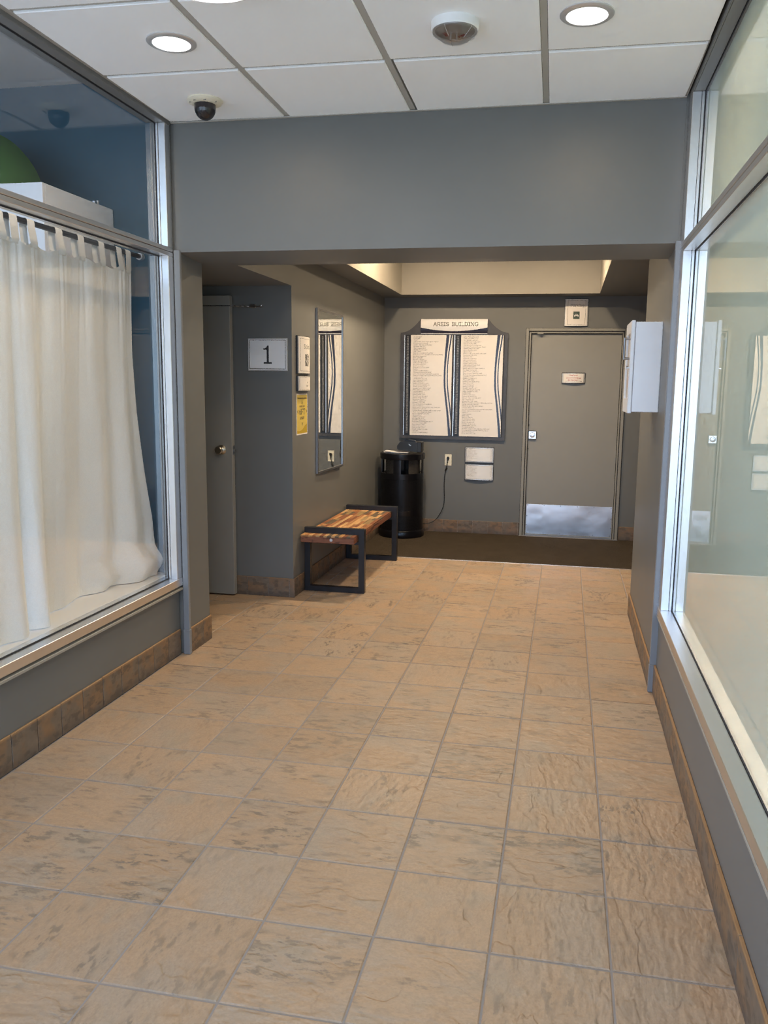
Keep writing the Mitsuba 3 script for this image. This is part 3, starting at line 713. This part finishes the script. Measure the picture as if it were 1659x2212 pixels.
NAMES = [["3D Illuminator", "A+ Massage", "AFLCMP", "Active Healthy Chiropractic + Sports Therapy", "Active English Counseling", "Anderson, Alan MA, LMHC, CMHS", "Apartment Sales Corp", "Atlas Counseling PLLC", "Attorney, Thomas LICSW", "Aviator Wines", "Baker, Rosemary MA, MSW, LICSW", "Bayer, Jane M.A.E.M., L.Ac., LMP, Certified Advanced Rolfer", "Big Picture Companions", "Body Talk Seattle", "Bowmans, Pria LMFT", "Brooks, Jan LMFT, CMHS", "Cavin-Bruce LMHC, MSAP", "Butterfield, Lainie Ph.D.", "Byrnes, Kim LMHC", "Campbell, Alice C. MA, LMFT", "Capsure", "Cascade Specialty Products", "Charlesworth, Lainie M.Ac, LMHC", "Cohen, Sheri Movement Educators, Feldenkrais", "Congruence Health, Polk Ingham, MA, LMHC, GMHT", "Connelly, Liz LMT", "Connelli, Gaspi LMT, ATR", "Cuneo, Barbara LMT, CHP", "Dallas Adriana Psy.D.", "Davies, Ann Williams LICSW", "Davies, Katharine MTOM, L.Ac.", "De Rhoy, Erol LMP, CCMT", "Delmateo, Mona D. MSW, LICSW", "Dillon, Rebecca LICSW, ACSW", "Discovery Healing", "Donavan, Shelby LMT", "Dynamic Mental Health", "East Lake Asian Counselors", "Edgeman, Alice LMP, CLT", "Emerald City Therapy", "Farmer, Dr. Jay PT, DPT", "Fallowes, Kirsi LICSW", "Flexible Counseling & Consultation", "Fusion Healing Arts", "Gaddish, Bonnie LMHC MS, NCF, ASA, CMHP, CFA", "Gould, Samantha LICSW", "Graybow-Murphy, Maureen, LMFT-S, BCIF, CCMT", "Get In The Ring Rehearsing Studio", "Guest Counseling & Consulting", "Healthworks Inc.", "Henderson, Charlie LMFT", "Hull, Anne MA, LMHC", "Innovation Trainers, Inc.", "Inner Space Counseling Services LLC", "Jarowski, Perry MA, LMHC", "Kahn, Frank MA, LMHC", "Kinnoman, Dr. Marcy J.D.", "Knudsen, Bettina LMHC", "Kuwaki, Yumiko Ph.D., MSW", "LMHC, MS", "Leasing Office/Management"],
         ["Lacy, O'Farrell M.Ac., L.Ac.", "Laurie, Macy LMHCA, AAT", "Lear, Monica R. LMT, BYT", "Lowland, Gretchen MA, BCATR", "Lum, Laurel MA, LMHC", "Luminous Life Counseling PLLC", "Lux Focus Chiropractic, Manual Therapy", "Mahoney, Megan MA, LMFT", "Malloy, Mary MA, LMHC", "Marshall, Rose", "Martin, Dr. Patricia C., PSYD, LMHC, LPC", "Morgan, Elsa MA, LMHC", "Markheim, Alice", "McGonagle, Mary Ph.D.", "Miller, Rachel DC, LMT", "Mind Body Empowered", "Modern Therapy Seattle", "Moller Immigration Law, PLLC", "Morris, Hans Architect", "Morley, Jessica LMT, Reiki Practitioner", "Next Stage Tutoring, Inc.", "Nikolova, Sonia LMHP, ACT", "Noble-Newman, Karen MA, LMHC", "Northwest Psychological Associates PLLC", "Frizell, Brad C. Ph.D.", "Pacifica Landscapes LLC", "Peng, Lynette LMHC", "Petersen, Deborah MA, LMHC", "Rivas, Kristin C. MT", "Rosewood Skin Care", "Rushing, Robert DC", "Sarasohn, Gary MA, LMHC", "Schoenfeld-Burkett, Jane Ph.D.", "Sunset, Michelle MA, LMHC", "Seattle Rounds", "Sound Providers Group", "Sourcepoint Acupuncture", "Spangler, Diane Heath MA, LMFT", "Spirit Garden Design", "Stewart, Paul C. MA, LMHC", "Strong Heart Healing Center PLLC, Julie Foy MA, LMHC, CH", "Summit Building Maintenance", "Swanstrom, Allen MA, LMHC, MCASU", "Taburee, Amber Ph.D.", "Tear Space Cellular Vitality Coach, Shinto and Honigan Master", "Thomas, Margaret Interior Design", "Travel LLC", "Turcotte, Dwight", "Urban Living", "Vipani, Dr. Leah ND", "Van Dawson, Meg Ph.D.", "Vargas, Max MA, CCAP", "Watson, Jennifer Ph.D.", "Weinstein, Robert J. AU", "Wesser, Kirsten LMP, CCP", "Woodcock, Ingrid Ph.D.", "Whittaker, Timpsey H. MSC, MA, MA, CHCS, CCHP", "Wholeness Assessment, Mind Body Empowered", "Wood, Katie LMT, CCP", "Zurich, Anne LMHC, CCP"]]
digits = {}
for col, (px0, px1) in enumerate(((-1.577, -1.092), (-1.084, -0.600))):
    pz0, pz1 = 0.968, 1.941
    pw, ph = px1 - px0, pz1 - pz0
    o = (px0, YB, pz0)
    base = YD
    pk = put('panel', lay(move(slab(pw, ph, 0.006, base), x=pw / 2, y=ph / 2), 'back', o), 'ink', t, text='directory panel with names, %s one' % ('left' if col == 0 else 'right'))
    z1 = base + 0.006
    def flat(u0, u1, d=0.0006, z=z1):
        return move(slab(pw * (u1 - u0), ph, d, z), x=pw * (u0 + u1) / 2, y=ph / 2)
    put('rail', lay(move(slab(0.008, ph, 0.009, base), x=0.004, y=ph / 2), 'back', o), 'aluminium', pk)
    u_p = 0.135
    put('sheet', lay(flat(u_p, 0.978), 'back', o), 'paper', pk, text='pale name sheet')
    vv = np.linspace(0, 1, 24)
    A = np.interp(vv, [0, .11, .24, .45, .55, .67, .81, .985, 1], [.862, .842, .823, .812, .824, .866, .895, .930, .934])
    Bc = np.interp(vv, [0, .11, .24, .45, .55, .67, .81, .93, 1], [.952, .912, .884, .873, .890, .930, .966, .992, 1.0])
    A, Bc = (np.convolve(np.pad(q, 2, mode='edge'), np.ones(5) / 5, 'valid') for q in (A, Bc))
    wa = np.interp(vv, [0, .3, .7, 1], [.058, .034, .036, .050])
    wb = np.interp(vv, [0, .3, .7, 1], [.026, .020, .026, .020])
    for edge, wid in ((A, wa), (Bc, wb)):
        pl = Polygon([(min(e, .978) * pw, (1 - q) * ph) for e, q in zip(edge, vv)] + [(min(e + w_, .978) * pw, (1 - q) * ph) for e, w_, q in list(zip(edge, wid, vv))[::-1]]).buffer(0)
        for g in getattr(pl, 'geoms', [pl]):
            if g.geom_type == 'Polygon' and g.area > 1e-6:
                put('curve_band', lay(move(extr(g, 0.0005), z=z1 + 0.0006), 'back', o), 'ink_navy', pk)
    put('number_strip', lay(flat(0.022, u_p - 0.004, 0.0008), 'back', o), 'strip_black', pk, text='black strip of suite numbers')
    lines = NAMES[col]
    pitch = (ph - 0.030) / len(lines)
    ms, ns = [], []
    for q, s in enumerate(lines):
        y = ph - 0.022 - q * pitch
        m = fine_text(s, 0.0084, 0.0003, 0.25)
        p = np.array(m.vertices)
        p[:, 0] *= min(1.0, (0.80 - 0.19) * pw / max(p[:, 0].max(), 1e-6))
        ms.append(trimesh.Trimesh(p + [0.185 * pw, y, z1 + 0.0007], m.faces, process=False))
        d = str(rng.randrange(100, 420))
        if d not in digits:
            digits[d] = fine_text(d, 0.0080, 0.0003)
            digits[d].apply_translation((-digits[d].bounds[:, 0].mean(), 0, 0))
        ns.append(move(digits[d], x=0.073 * pw, y=y, z=z1 + 0.0009))
    put('names', lay(cat(*ms), 'back', o), 'ink_grey', pk, text='list of tenant names')
    put('numbers', lay(cat(*ns), 'back', o), 'ink_white', pk, text='white suite numbers')

# small signs
def sign(name, basis, o, w, h, sag, txt, c):
    t = thing(name, txt, c)
    put('backing', lay(bend(slab(w, h, 0.012), w, sag), basis, o), 'ink', t)
    put('face', lay(bend(slab(w - 0.006, h - 0.006, 0.002, 0.012), w, sag), basis, o), 'silver', t)
    put('sheet', lay(bend(slab(w - 0.024, h - 0.010, 0.0006, 0.014), w, sag), basis, o), 'paper', t)
    def deco(nm, m, bs, tx=None):
        put(nm, lay(bend(move(m, z=0.0147), w, sag), basis, o), bs, t, text=tx)
    return t, deco
t, deco = sign('parking_sign', 'back', (0.061, YB, 2.151), 0.218, 0.250, 0.012, 'convex Parking sign with a car symbol above the metal door', 'sign')
deco('border', ring(0.165, 0.222, 0.0022, 0.0004), 'ink_grey')
deco('lettering', move(text('Parking', 0.026, 0.0004), x=0.006, y=0.050), 'ink_grey', 'word Parking')
deco('symbol_field', move(slab(0.058, 0.068, 0.0004), y=-0.026), 'dark_green', 'dark green square')
car = shapely.union_all([Polygon([(-.021, -.008), (-.021, .002), (-.013, .005), (-.008, .013), (.008, .013), (.013, .005), (.021, .002), (.021, -.008)]), sbox(-.019, -.013, -.012, -.008), sbox(.012, -.013, .019, -.008)]).difference(Polygon([(-.009, .005), (-.006, .0105), (.006, .0105), (.009, .005)])).difference(sbox(-.010, -.004, .010, -.002))
deco('car_symbol', move(extr(car, 0.0004), y=-0.026, z=0.0005), 'ink_white', 'white car symbol')

t, deco = sign('stairs_sign', 'left', (XS, 5.437, 1.648), 0.262, 0.252, 0.022, 'tall convex Stairs sign on the lobby wall, topmost of three', 'sign')
deco('border', ring(0.205, 0.216, 0.002, 0.0004), 'ink_grey')
deco('lettering', move(text('Stairs', 0.030, 0.0004), y=0.042), 'ink_grey', 'word Stairs')
deco('symbol_field', move(slab(0.072, 0.080, 0.0004), y=-0.034), 'ink_grey', 'dark square')
st = [sbox(-0.030 + 0.012 * k, 0.004 - 0.0085 * (k + 1), -0.030 + 0.012 * (k + 1), 0.004 - 0.0085 * k) for k in range(5)]
fig = shapely.union_all([shapely.Point(0.002, 0.030).buffer(0.006), Polygon([(-0.003, 0.022), (0.008, 0.022), (0.010, 0.004), (0.014, -0.012), (0.009, -0.012), (0.004, 0.0), (-0.002, -0.008), (-0.006, -0.006), (0.0, 0.006)])] + st)
deco('stairs_symbol', move(cat(*[extr(g, 0.0004) for g in getattr(fig, 'geoms', [fig])]), y=-0.034, z=0.0005), 'ink_white', 'white stairs symbol')
t, deco = sign('suites_sign', 'left', (XS, 5.440, 1.457), 0.262, 0.104, 0.022, 'short convex sign on the lobby wall between the Stairs sign and the yellow poster', 'sign')
deco('border', ring(0.226, 0.088, 0.002, 0.0004), 'ink_grey')
deco('lettering', cat(move(text('All', 0.010, 0.0004), x=0.005, y=0.002), move(text('Suites', 0.011, 0.0004), x=0.0, y=-0.020)), 'ink_grey', 'faint lettering')

t = thing('distance_poster', 'yellow paper poster reading PLEASE STAY 6FT APART on the lobby wall', 'poster')
o, w, h = (XS, 5.430, 1.248), 0.236, 0.280
put('paper', lay(bx(-w / 2, w / 2, -h / 2, h / 2, 0, 0.0012), 'left', o), 'paper', t)
put('print', lay(bx(-w / 2 + .008, w / 2 - .008, -h / 2 + .008, h / 2 - .008, 0.0012, 0.0016), 'left', o), 'yellow', t, text='yellow printed ground')
wave = Polygon([(-.110, -.130), (.110, -.130)] + [(x, -.098 + 0.028 * math.cos((x - .11) * 18) * (1 if x > 0 else .6)) for x in np.linspace(.110, -.110, 24)]).buffer(0)
put('wave', lay(move(extr(wave, 0.0003), z=0.0016), 'left', o), 'yellow_dark', t, text='darker yellow wave')
chev = lambda r: shapely.affinity.rotate(Polygon([(-.014, -.012), (0, .012), (.014, -.012), (.008, -.012), (0, .002), (-.008, -.012)]), r, origin=(0, 0))
ink = cat(move(text('SOCIAL DISTANCING IS IMPORTANT', 0.0085, 0.0003, True, stretch=0.95), y=0.104), move(text('PLEASE STAY', 0.0125, 0.0003, True), y=0.047), move(text('6FT', 0.040, 0.0003, True, stretch=1.25), y=-0.003), move(text('APART', 0.020, 0.0003, True, stretch=1.05), y=-0.036),
          move(extr(chev(0), 0.0003), y=0.080), move(extr(chev(180), 0.0003), y=-0.068), move(extr(chev(90), 0.0003), x=-0.094, y=0.018), move(extr(chev(-90), 0.0003), x=0.094, y=0.018))
put('lettering', lay(move(ink, z=0.0019), 'left', o), 'ink_brown', t, text='brown lettering 6FT APART')

t = thing('number_sign', 'white framed sign with a black figure 1 on the dark alcove wall', 'sign')
o = (-1.950, YA, 1.643)
put('plate', lay(bev(-.138, .138, -.107, .107, 0, 0.012, 0.003), 'back', o), 'silver', t)
put('sheet', lay(slab(.262, .200, 0.0006, 0.012), 'back', o), 'paper_white', t)
put('border', lay(ring(.252, .190, .0035, .0004, .0126), 'back', o), 'ink_grey', t)
one = Polygon([(-.026, -.060), (.030, -.060), (.030, -.049), (.0095, -.049), (.0095, .058), (-.0005, .058), (-.006, .047), (-.016, .0405), (-.027, .0395), (-.027, .031), (-.0045, .031), (-.0045, -.049), (-.026, -.049)])
put('figure', lay(move(extr(one, 0.0004), z=0.0127), 'back', o), 'ink', t, text='black figure 1')

# mirror
t = thing('wall_mirror', 'tall narrow framed mirror above the bench on the lobby wall', 'mirror')
o = (XS, 6.073, 1.397)
TILT = 0.019             # it hangs a little away from the wall at its far side
mw, mh = 0.654, 1.196
def lean(m):
    p = np.array(m.vertices)
    p[:, 2] += TILT * (p[:, 0] + mw / 2)
    return trimesh.Trimesh(p, m.faces, process=False)
put('backing', lay(lean(slab(mw - 0.01, mh - 0.01, 0.008)), 'left', o), 'ink_grey', t)
put('glass', lay(lean(slab(mw - 0.03, mh - 0.03, 0.003, 0.008)), 'left', o), 'mirror_silver', t, text='mirror glass')
fr = diff(bev(-mw / 2, mw / 2, -mh / 2, mh / 2, 0.0, 0.018, 0.002), bx(-mw / 2 + .016, mw / 2 - .016, -mh / 2 + .016, mh / 2 - .016, -.1, .1))
put('frame', lay(lean(fr), 'left', o), 'aluminium_dark', t)

# metal door in the back wall
k = thing('door_1', 'closed grey metal door with a kick plate in the back wall', 'door', kind='structure')
def jamb(x0, x1, z0, z1):
    return [bev(x0, x1, YB - 0.020, YB + 0.03, z0, z1, 0.004)]
put('frame', cat(bev(-.400, -.372, YB - .024, YB + .06, 0, 2.006, .004), bev(.514, .542, YB - .024, YB + .06, 0, 2.006, .004), bev(-.372, .514, YB - .024, YB + .06, 1.980, 2.006, .004)), 'paint_door', k)
put('stop', cat(bev(-.366, -.351, YB - .012, YB + .06, 0, 1.974, .003), bev(.494, .508, YB - .012, YB + .06, 0, 1.974, .003), bev(-.351, .494, YB - .012, YB + .06, 1.960, 1.974, .003)), 'paint_door', k)
put('seal', cat(bx(-.404, -.351, YB - .002, YB + .06, 0, 2.010), bx(.494, .546, YB - .002, YB + .06, 0, 2.010), bx(-.351, .494, YB - .002, YB + .06, 1.960, 2.010)), 'gasket', k)
put('threshold', bev(-.404, .546, YB - .03, YB + .074, -.05, 0.006, .002), 'aluminium_dark', k)
YDR = YB + 0.018
put('slab', bev(-.347, .491, YDR, YDR + .045, 0.012, 1.955, .002), 'paint_door', k)
kp = put('kick_plate', bev(-.338, .482, YDR - .002, YDR + .001, 0.022, 0.318, .0006), 'kick_steel', k, text='dented steel kick plate')
for x in np.linspace(-.326, .470, 6):
    for z in (0.032, 0.308):
        put('screw', cyl(.0045, (x, YDR - .0035, z), (x, YDR, z), 10), 'aluminium_dark', kp)
for z in (0.11, 0.20):
    for x in (-.331, .475):
        put('screw', cyl(.0045, (x, YDR - .0035, z), (x, YDR, z), 10), 'aluminium_dark', kp)
lk = put('lock_plate', bev(-.346, -.266, YDR - .022, YDR, 0.955, 1.037, .006), 'chrome', k, text='square chrome lock plate')
lc = (-.306, 0.996)
put('lock_ring', trimesh.creation.revolve(np.array([(0.0, 0.0), (.026, 0.0), (.026, .012), (.022, .017), (.012, .018), (.010, .014), (0, .014)]), sections=40).apply_transform(trimesh.transformations.rotation_matrix(math.pi / 2, (1, 0, 0))).apply_translation((lc[0], YDR - .022, lc[1])), 'chrome', lk, smooth=35)
put('closer_bracket', bev(-.292, -.236, YB - .034, YB - .008, 1.950, 1.964, .003), 'paint_door', k)
for z in (1.09, 0.86):
    put('stop_hole', cyl(.005, (-.344, YDR - .002, z), (-.344, YDR + .001, z), 10), 'ink', k)
for x in (.135, .255, .350):
    put('plugged_hole', cyl(.006, (x, YDR - .0015, 1.935), (x, YDR, 1.935), 12), 'paint_door', k)
put('sweep', bev(-.345, .489, YDR + .002, YDR + .04, 0.003, 0.014, .001), 'aluminium_dark', k)
t = thing('fire_panel_sign', 'small convex silver sign with red Fire Panel lettering on the metal door', 'sign')
o, w, h = (0.060, YDR, 1.544), 0.222, 0.102
put('backing', lay(bend(slab(w, h, 0.008), w, 0.020), 'back', o), 'ink', t)
put('face', lay(bend(slab(w - .008, h - .012, .0015, .008), w, 0.020), 'back', o), 'silver', t)
put('sheet', lay(bend(slab(w - .036, h - .018, .0005, .0095), w, 0.020), 'back', o), 'paper', t)
tx = cat(move(text('Fire Panel', 0.0120, .0003, True), y=.020), move(text('Located in the Garage', 0.0098, .0003, True), x=.001, y=-.003), move(text('Electrical Room', 0.0098, .0003, True), y=-.023))
put('lettering', lay(bend(move(tx, z=.0101), w, 0.020), 'back', o), 'ink_red', t, text='red lettering')
put('underline', lay(bend(move(cat(bx(-.072, .074, -.0305, -.0285, 0, .0003), bx(.068, .076, -.035, -.0285, 0, .0003)), z=.0101), w, 0.020), 'back', o), 'ink', t)

# ---------------------------------------------------------------- open door in the alcove
k = thing('door_2', 'grey door standing open in the dark alcove beside the number sign', 'door', kind='structure')
put('slab', bev(-3.00, -2.187, 5.160, 5.204, 0.010, 2.020, .003), 'paint_door', k)
kn = put('knob', trimesh.creation.revolve(np.array([(0, 0), (.033, 0), (.033, .004), (.026, .012), (.014, .018), (.012, .030), (.020, .036), (.026, .046), (.0265, .058), (.022, .064), (.0, .065)]), sections=40).apply_transform(trimesh.transformations.rotation_matrix(math.pi / 2, (1, 0, 0))).apply_translation((-2.262, 5.160, 1.008)), 'nickel', k, smooth=35, text='round brushed nickel knob')
put('latch', cat(bev(-2.188, -2.185, 5.168, 5.196, .975, 1.035, .001), bev(-2.187, -2.176, 5.174, 5.190, .995, 1.014, .002)), 'aluminium_dark', k)
t = thing('door_chain', 'thin chain with a hook running from the open door to the alcove wall', 'door chain')
put('strap', bev(-3.0, -2.183, 5.1565, 5.160, 1.951, 1.956, .001), 'gasket', t)
for q in range(7):
    x = -2.176 + q * 0.016
    m = trimesh.creation.torus(.0085, .0018, major_sections=14, minor_sections=6)
    m.apply_scale((1.25, .75, 1))
    m.apply_transform(trimesh.transformations.rotation_matrix(math.pi / 2 * (q % 2) + .4, (1, 0, 0)))
    put('link', move(m, x, 5.172 + .006 * q, 1.953), 'steel', t)
put('hook', cat(bev(-2.072, -2.024, 5.205, 5.212, 1.944, 1.966, .003), tube(spline([(-2.03, 5.208, 1.955), (-2.005, 5.207, 1.952), (-1.988, 5.206, 1.955), (-1.982, 5.206, 1.966)], 14), .0042), bx(-2.06, -2.04, 5.21, YA, 1.95, 1.96)), 'steel', t)

# ---------------------------------------------------------------- white cabinet on the right wall
t = thing('wall_cabinet', 'white metal cabinet with a handle mounted on the right wall end', 'cabinet')
put('body', bev(.3295, .462, 4.352, 4.680, 1.335, 1.787, .003), 'white_enamel', t)
dk = put('door', diff(bev(.3075, .3285, 4.346, 4.688, 1.328, 1.795, .004), bx(.29, .35, 4.392, 4.642, 1.402, 1.732)), 'white_enamel', t, text='white door with a window')
put('window', bx(.317, .321, 4.392, 4.642, 1.402, 1.732), 'lens_grey', dk)
put('handle', cat(cyl(.006, (.3075, 4.377, 1.703), (.279, 4.377, 1.703), 12), cyl(.006, (.3075, 4.377, 1.605), (.279, 4.377, 1.605), 12), cyl(.006, (.280, 4.377, 1.709), (.280, 4.377, 1.599), 12)), 'aluminium_dark', dk, text='grey bar handle')
put('lock', cyl(.009, (.308, 4.377, 1.558), (.294, 4.377, 1.558), 16), 'chrome', dk, smooth=35)
put('sticker', bx(.306, .3075, 4.366, 4.390, 1.46, 1.515), 'paper_pink', dk)

# ---------------------------------------------------------------- behind the left window
XC, ZROD = -2.190, 2.092
def edge_y(z):
    """right-hand edge of the wide curtain at height z"""
    return float(np.interp(z, [0.43, 0.47, 0.52, 0.60, 0.75, 1.0, 1.3, 1.6, 2.0], [3.955, 3.985, 3.965, 3.945, 3.945, 3.915, 3.885, 3.874, 3.898]))
def curtain(ya, yb, foot, crests, seed, ztop, amp, txt, tabs, puddle):
    """a hanging cloth from y = ya(z) to yb(z); foot: (y, x) of its hem on the sill; crests: (place 0-1, width, depth) of its folds"""
    t = thing('curtain', txt, 'curtain')
    r = np.random.default_rng(seed)
    nu, nv = 200, 110
    u, v = np.meshgrid(np.linspace(0, 1, nu), np.linspace(0, 1, nv))
    z = ztop + (0.428 - ztop) * v
    ya_, yb_ = np.array([ya(q) for q in z[:, 0]])[:, None], np.array([yb(q) for q in z[:, 0]])[:, None]
    y = ya_ + (yb_ - ya_) * u
    tu = [(q - ya(ztop)) / (yb(ztop) - ya(ztop)) for q in tabs]
    sag = np.interp(u, np.sort(np.concatenate([tu, (np.array(tu[1:]) + tu[:-1]) / 2])), [0.0 if k % 2 == 0 else 0.022 for k in range(2 * len(tu) - 1)])
    z = z - sag * (1 - v) ** 5
    xf = np.interp(y, [q[0] for q in foot], [q[1] for q in foot])
    k = v ** 2.2
    x = (XC + 0.018) * (1 - k) + xf * k
    for c, w, d in crests:
        uc = c + 0.02 * np.sin(3 * v + 9 * c)
        x = x + d * amp * np.exp(-((u - uc) / w) ** 2) * (0.30 + 0.70 * v ** 0.7)
    for q in tu:                      # gathers below each tab
        for s_ in (-0.016, 0.013):
            x = x - 0.007 * np.exp(-((u - q - s_ * (1 + 2 * v)) / 0.009) ** 2) * np.exp(-v * 6)
    x = x + 0.003 * np.sin(60 * u + 4 * v + seed) * (1 - v) ** 2
    if puddle:
        b = np.clip((0.70 - z) / 0.26, 0, 1)
        right = np.clip((u - 0.35) / 0.45, 0, 1)
        x = x + 0.016 * right * b * np.sin(26 * (z - 0.42) - 7 * (u - 0.6) + 0.6) + 0.010 * right * b * np.sin(44 * (z - 0.42) + 16 * u)
        x = x + 0.030 * np.exp(-((u - 0.90) / 0.10) ** 2) * np.exp(-((z - 0.50) / 0.06) ** 2)
        z = z + 0.012 * right * b * (1 - b) * np.sin(12 * u)
    x = np.minimum(x, -2.077)
    p = np.stack([x, y, z], -1).reshape(-1, 3)
    F = []
    for i in range(nv - 1):
        for j in range(nu - 1):
            a = i * nu + j
            F += [[a, a + 1, a + nu + 1], [a, a + nu + 1, a + nu]]
    put('cloth', trimesh.Trimesh(p, F, process=False), 'curtain_cloth', t, smooth=True)
    for yt, uu in zip(tabs, tu):
        q = p.reshape(nv, nu, 3)[1, int(round(np.clip(uu, 0, 1) * (nu - 1)))]
        w, rr = 0.0245, 0.0135
        path = [(q[0] + 0.002, q[2] - 0.006), (q[0] + 0.003, q[2] + 0.012), (XC + rr + 0.001, ZROD - 0.02), (XC + rr, ZROD)] + [(XC + rr * math.cos(s_), ZROD + rr * math.sin(s_)) for s_ in np.linspace(0.4, math.pi, 7)] + [(XC - rr, ZROD - 0.015), (XC - 0.004, q[2] + 0.012), (q[0] - 0.004, q[2] - 0.006)]
        vv, ff = [], []
        for m_, (px, pz) in enumerate(path):
            sk = -0.022 * max(0, m_ - 9) / 3
            nrw = 1 - 0.25 * (m_ in (0, len(path) - 1))
            vv += [(px, yt - w * nrw + sk, pz), (px, yt + w * nrw + sk, pz)]
        for m_ in range(len(path) - 1):
            ff += [[2 * m_, 2 * m_ + 1, 2 * m_ + 3], [2 * m_, 2 * m_ + 3, 2 * m_ + 2]]
        put('tab', trimesh.Trimesh(vv, ff, process=False), 'curtain_cloth', t, smooth=40)
    return t
curtain(lambda z: float(np.interp(z, [0.43, 2.0], [2.885, 2.955])), edge_y, [(2.88, -2.150), (2.98, -2.125), (3.06, -2.150), (3.11, -2.205), (3.20, -2.240), (3.47, -2.250), (3.65, -2.210), (3.80, -2.145), (3.97, -2.095)],
        [(0.0, 0.035, -0.9), (0.10, 0.05, 0.9), (0.22, 0.04, -0.7), (0.35, 0.07, 0.8), (0.50, 0.05, -0.5), (0.62, 0.06, 0.8), (0.76, 0.045, -0.7), (0.86, 0.05, 0.5), (0.97, 0.04, -0.4)], 3, 2.012, 0.034,
        'wide white tab top curtain behind the left window, gathered on the sill', [3.002, 3.113, 3.303, 3.467, 3.634, 3.790, 3.876], True)
curtain(lambda z: 1.62, lambda z: float(np.interp(z, [0.43, 2.0], [2.876, 2.944])), [(1.6, -2.13), (2.4, -2.12), (2.68, -2.100), (2.80, -2.115), (2.92, -2.140)],
        [(q, 0.05, 0.9 if k_ % 2 else -0.7) for k_, q in enumerate(np.linspace(0.03, 0.97, 12))], 8, 2.012, 0.034, 'narrow strip of white curtain at the left picture edge, left of the wide curtain', [1.66, 1.86, 2.06, 2.26, 2.46, 2.66, 2.80, 2.918], False)
t = thing('curtain_rod', 'dark metal curtain rod carrying the white curtains behind the left window', 'curtain rod')
put('rod', cyl(.0115, (XC, 1.4, ZROD), (XC, 4.030, ZROD), 16), 'black_metal', t, smooth=40)
put('socket', cyl(.018, (XC, 4.008, ZROD), (XC, 4.035, ZROD), 20), 'silver', t, smooth=40)

t = thing('wardrobe', 'tall white wardrobe behind the curtain in the shop on the left', 'wardrobe')
WX, WY0, WY1, WZ = -2.340, 3.442, 4.030, 2.330
put('side_panel', bev(WX - .018, WX, WY0 + .02, WY1, 0.0, WZ, .001), 'paper_white', t)
put('body', bx(-3.34, WX - .018, WY0 + .02, WY1, 0.0, WZ), 'paper_white', t)
for x0, x1 in ((-2.590, WX), (-2.965, -2.593), (-3.34, -2.968)):
    put('door', bev(x0, x1, WY0, WY0 + .018, 0.02, WZ, .001), 'paper_white', t)
put('hinge', cat(bev(WX - .012, WX + .002, 3.86, 3.885, WZ - .002, WZ + .010, .002), cyl(.008, (WX - .004, 3.895, WZ), (WX - .004, 3.895, WZ + .016), 12)), 'steel', t)
s = trimesh.creation.icosphere(4, 1.0)
p = np.array(s.vertices)
p = p[:, :] * np.array([.31, .27, .335]) * (1 + 0.05 * (meshkit.fbm(p * 2.3 + 5, 3) - .5)[:, None])
p[:, 2] = np.maximum(p[:, 2], 0.0)
t = thing('beanbag', 'green rounded beanbag on top of the white wardrobe behind the left window', 'beanbag')
put('cover', trimesh.Trimesh(p + [-2.885, 3.73, WZ + 0.001], s.faces, process=False), 'green_cloth', t, smooth=50)
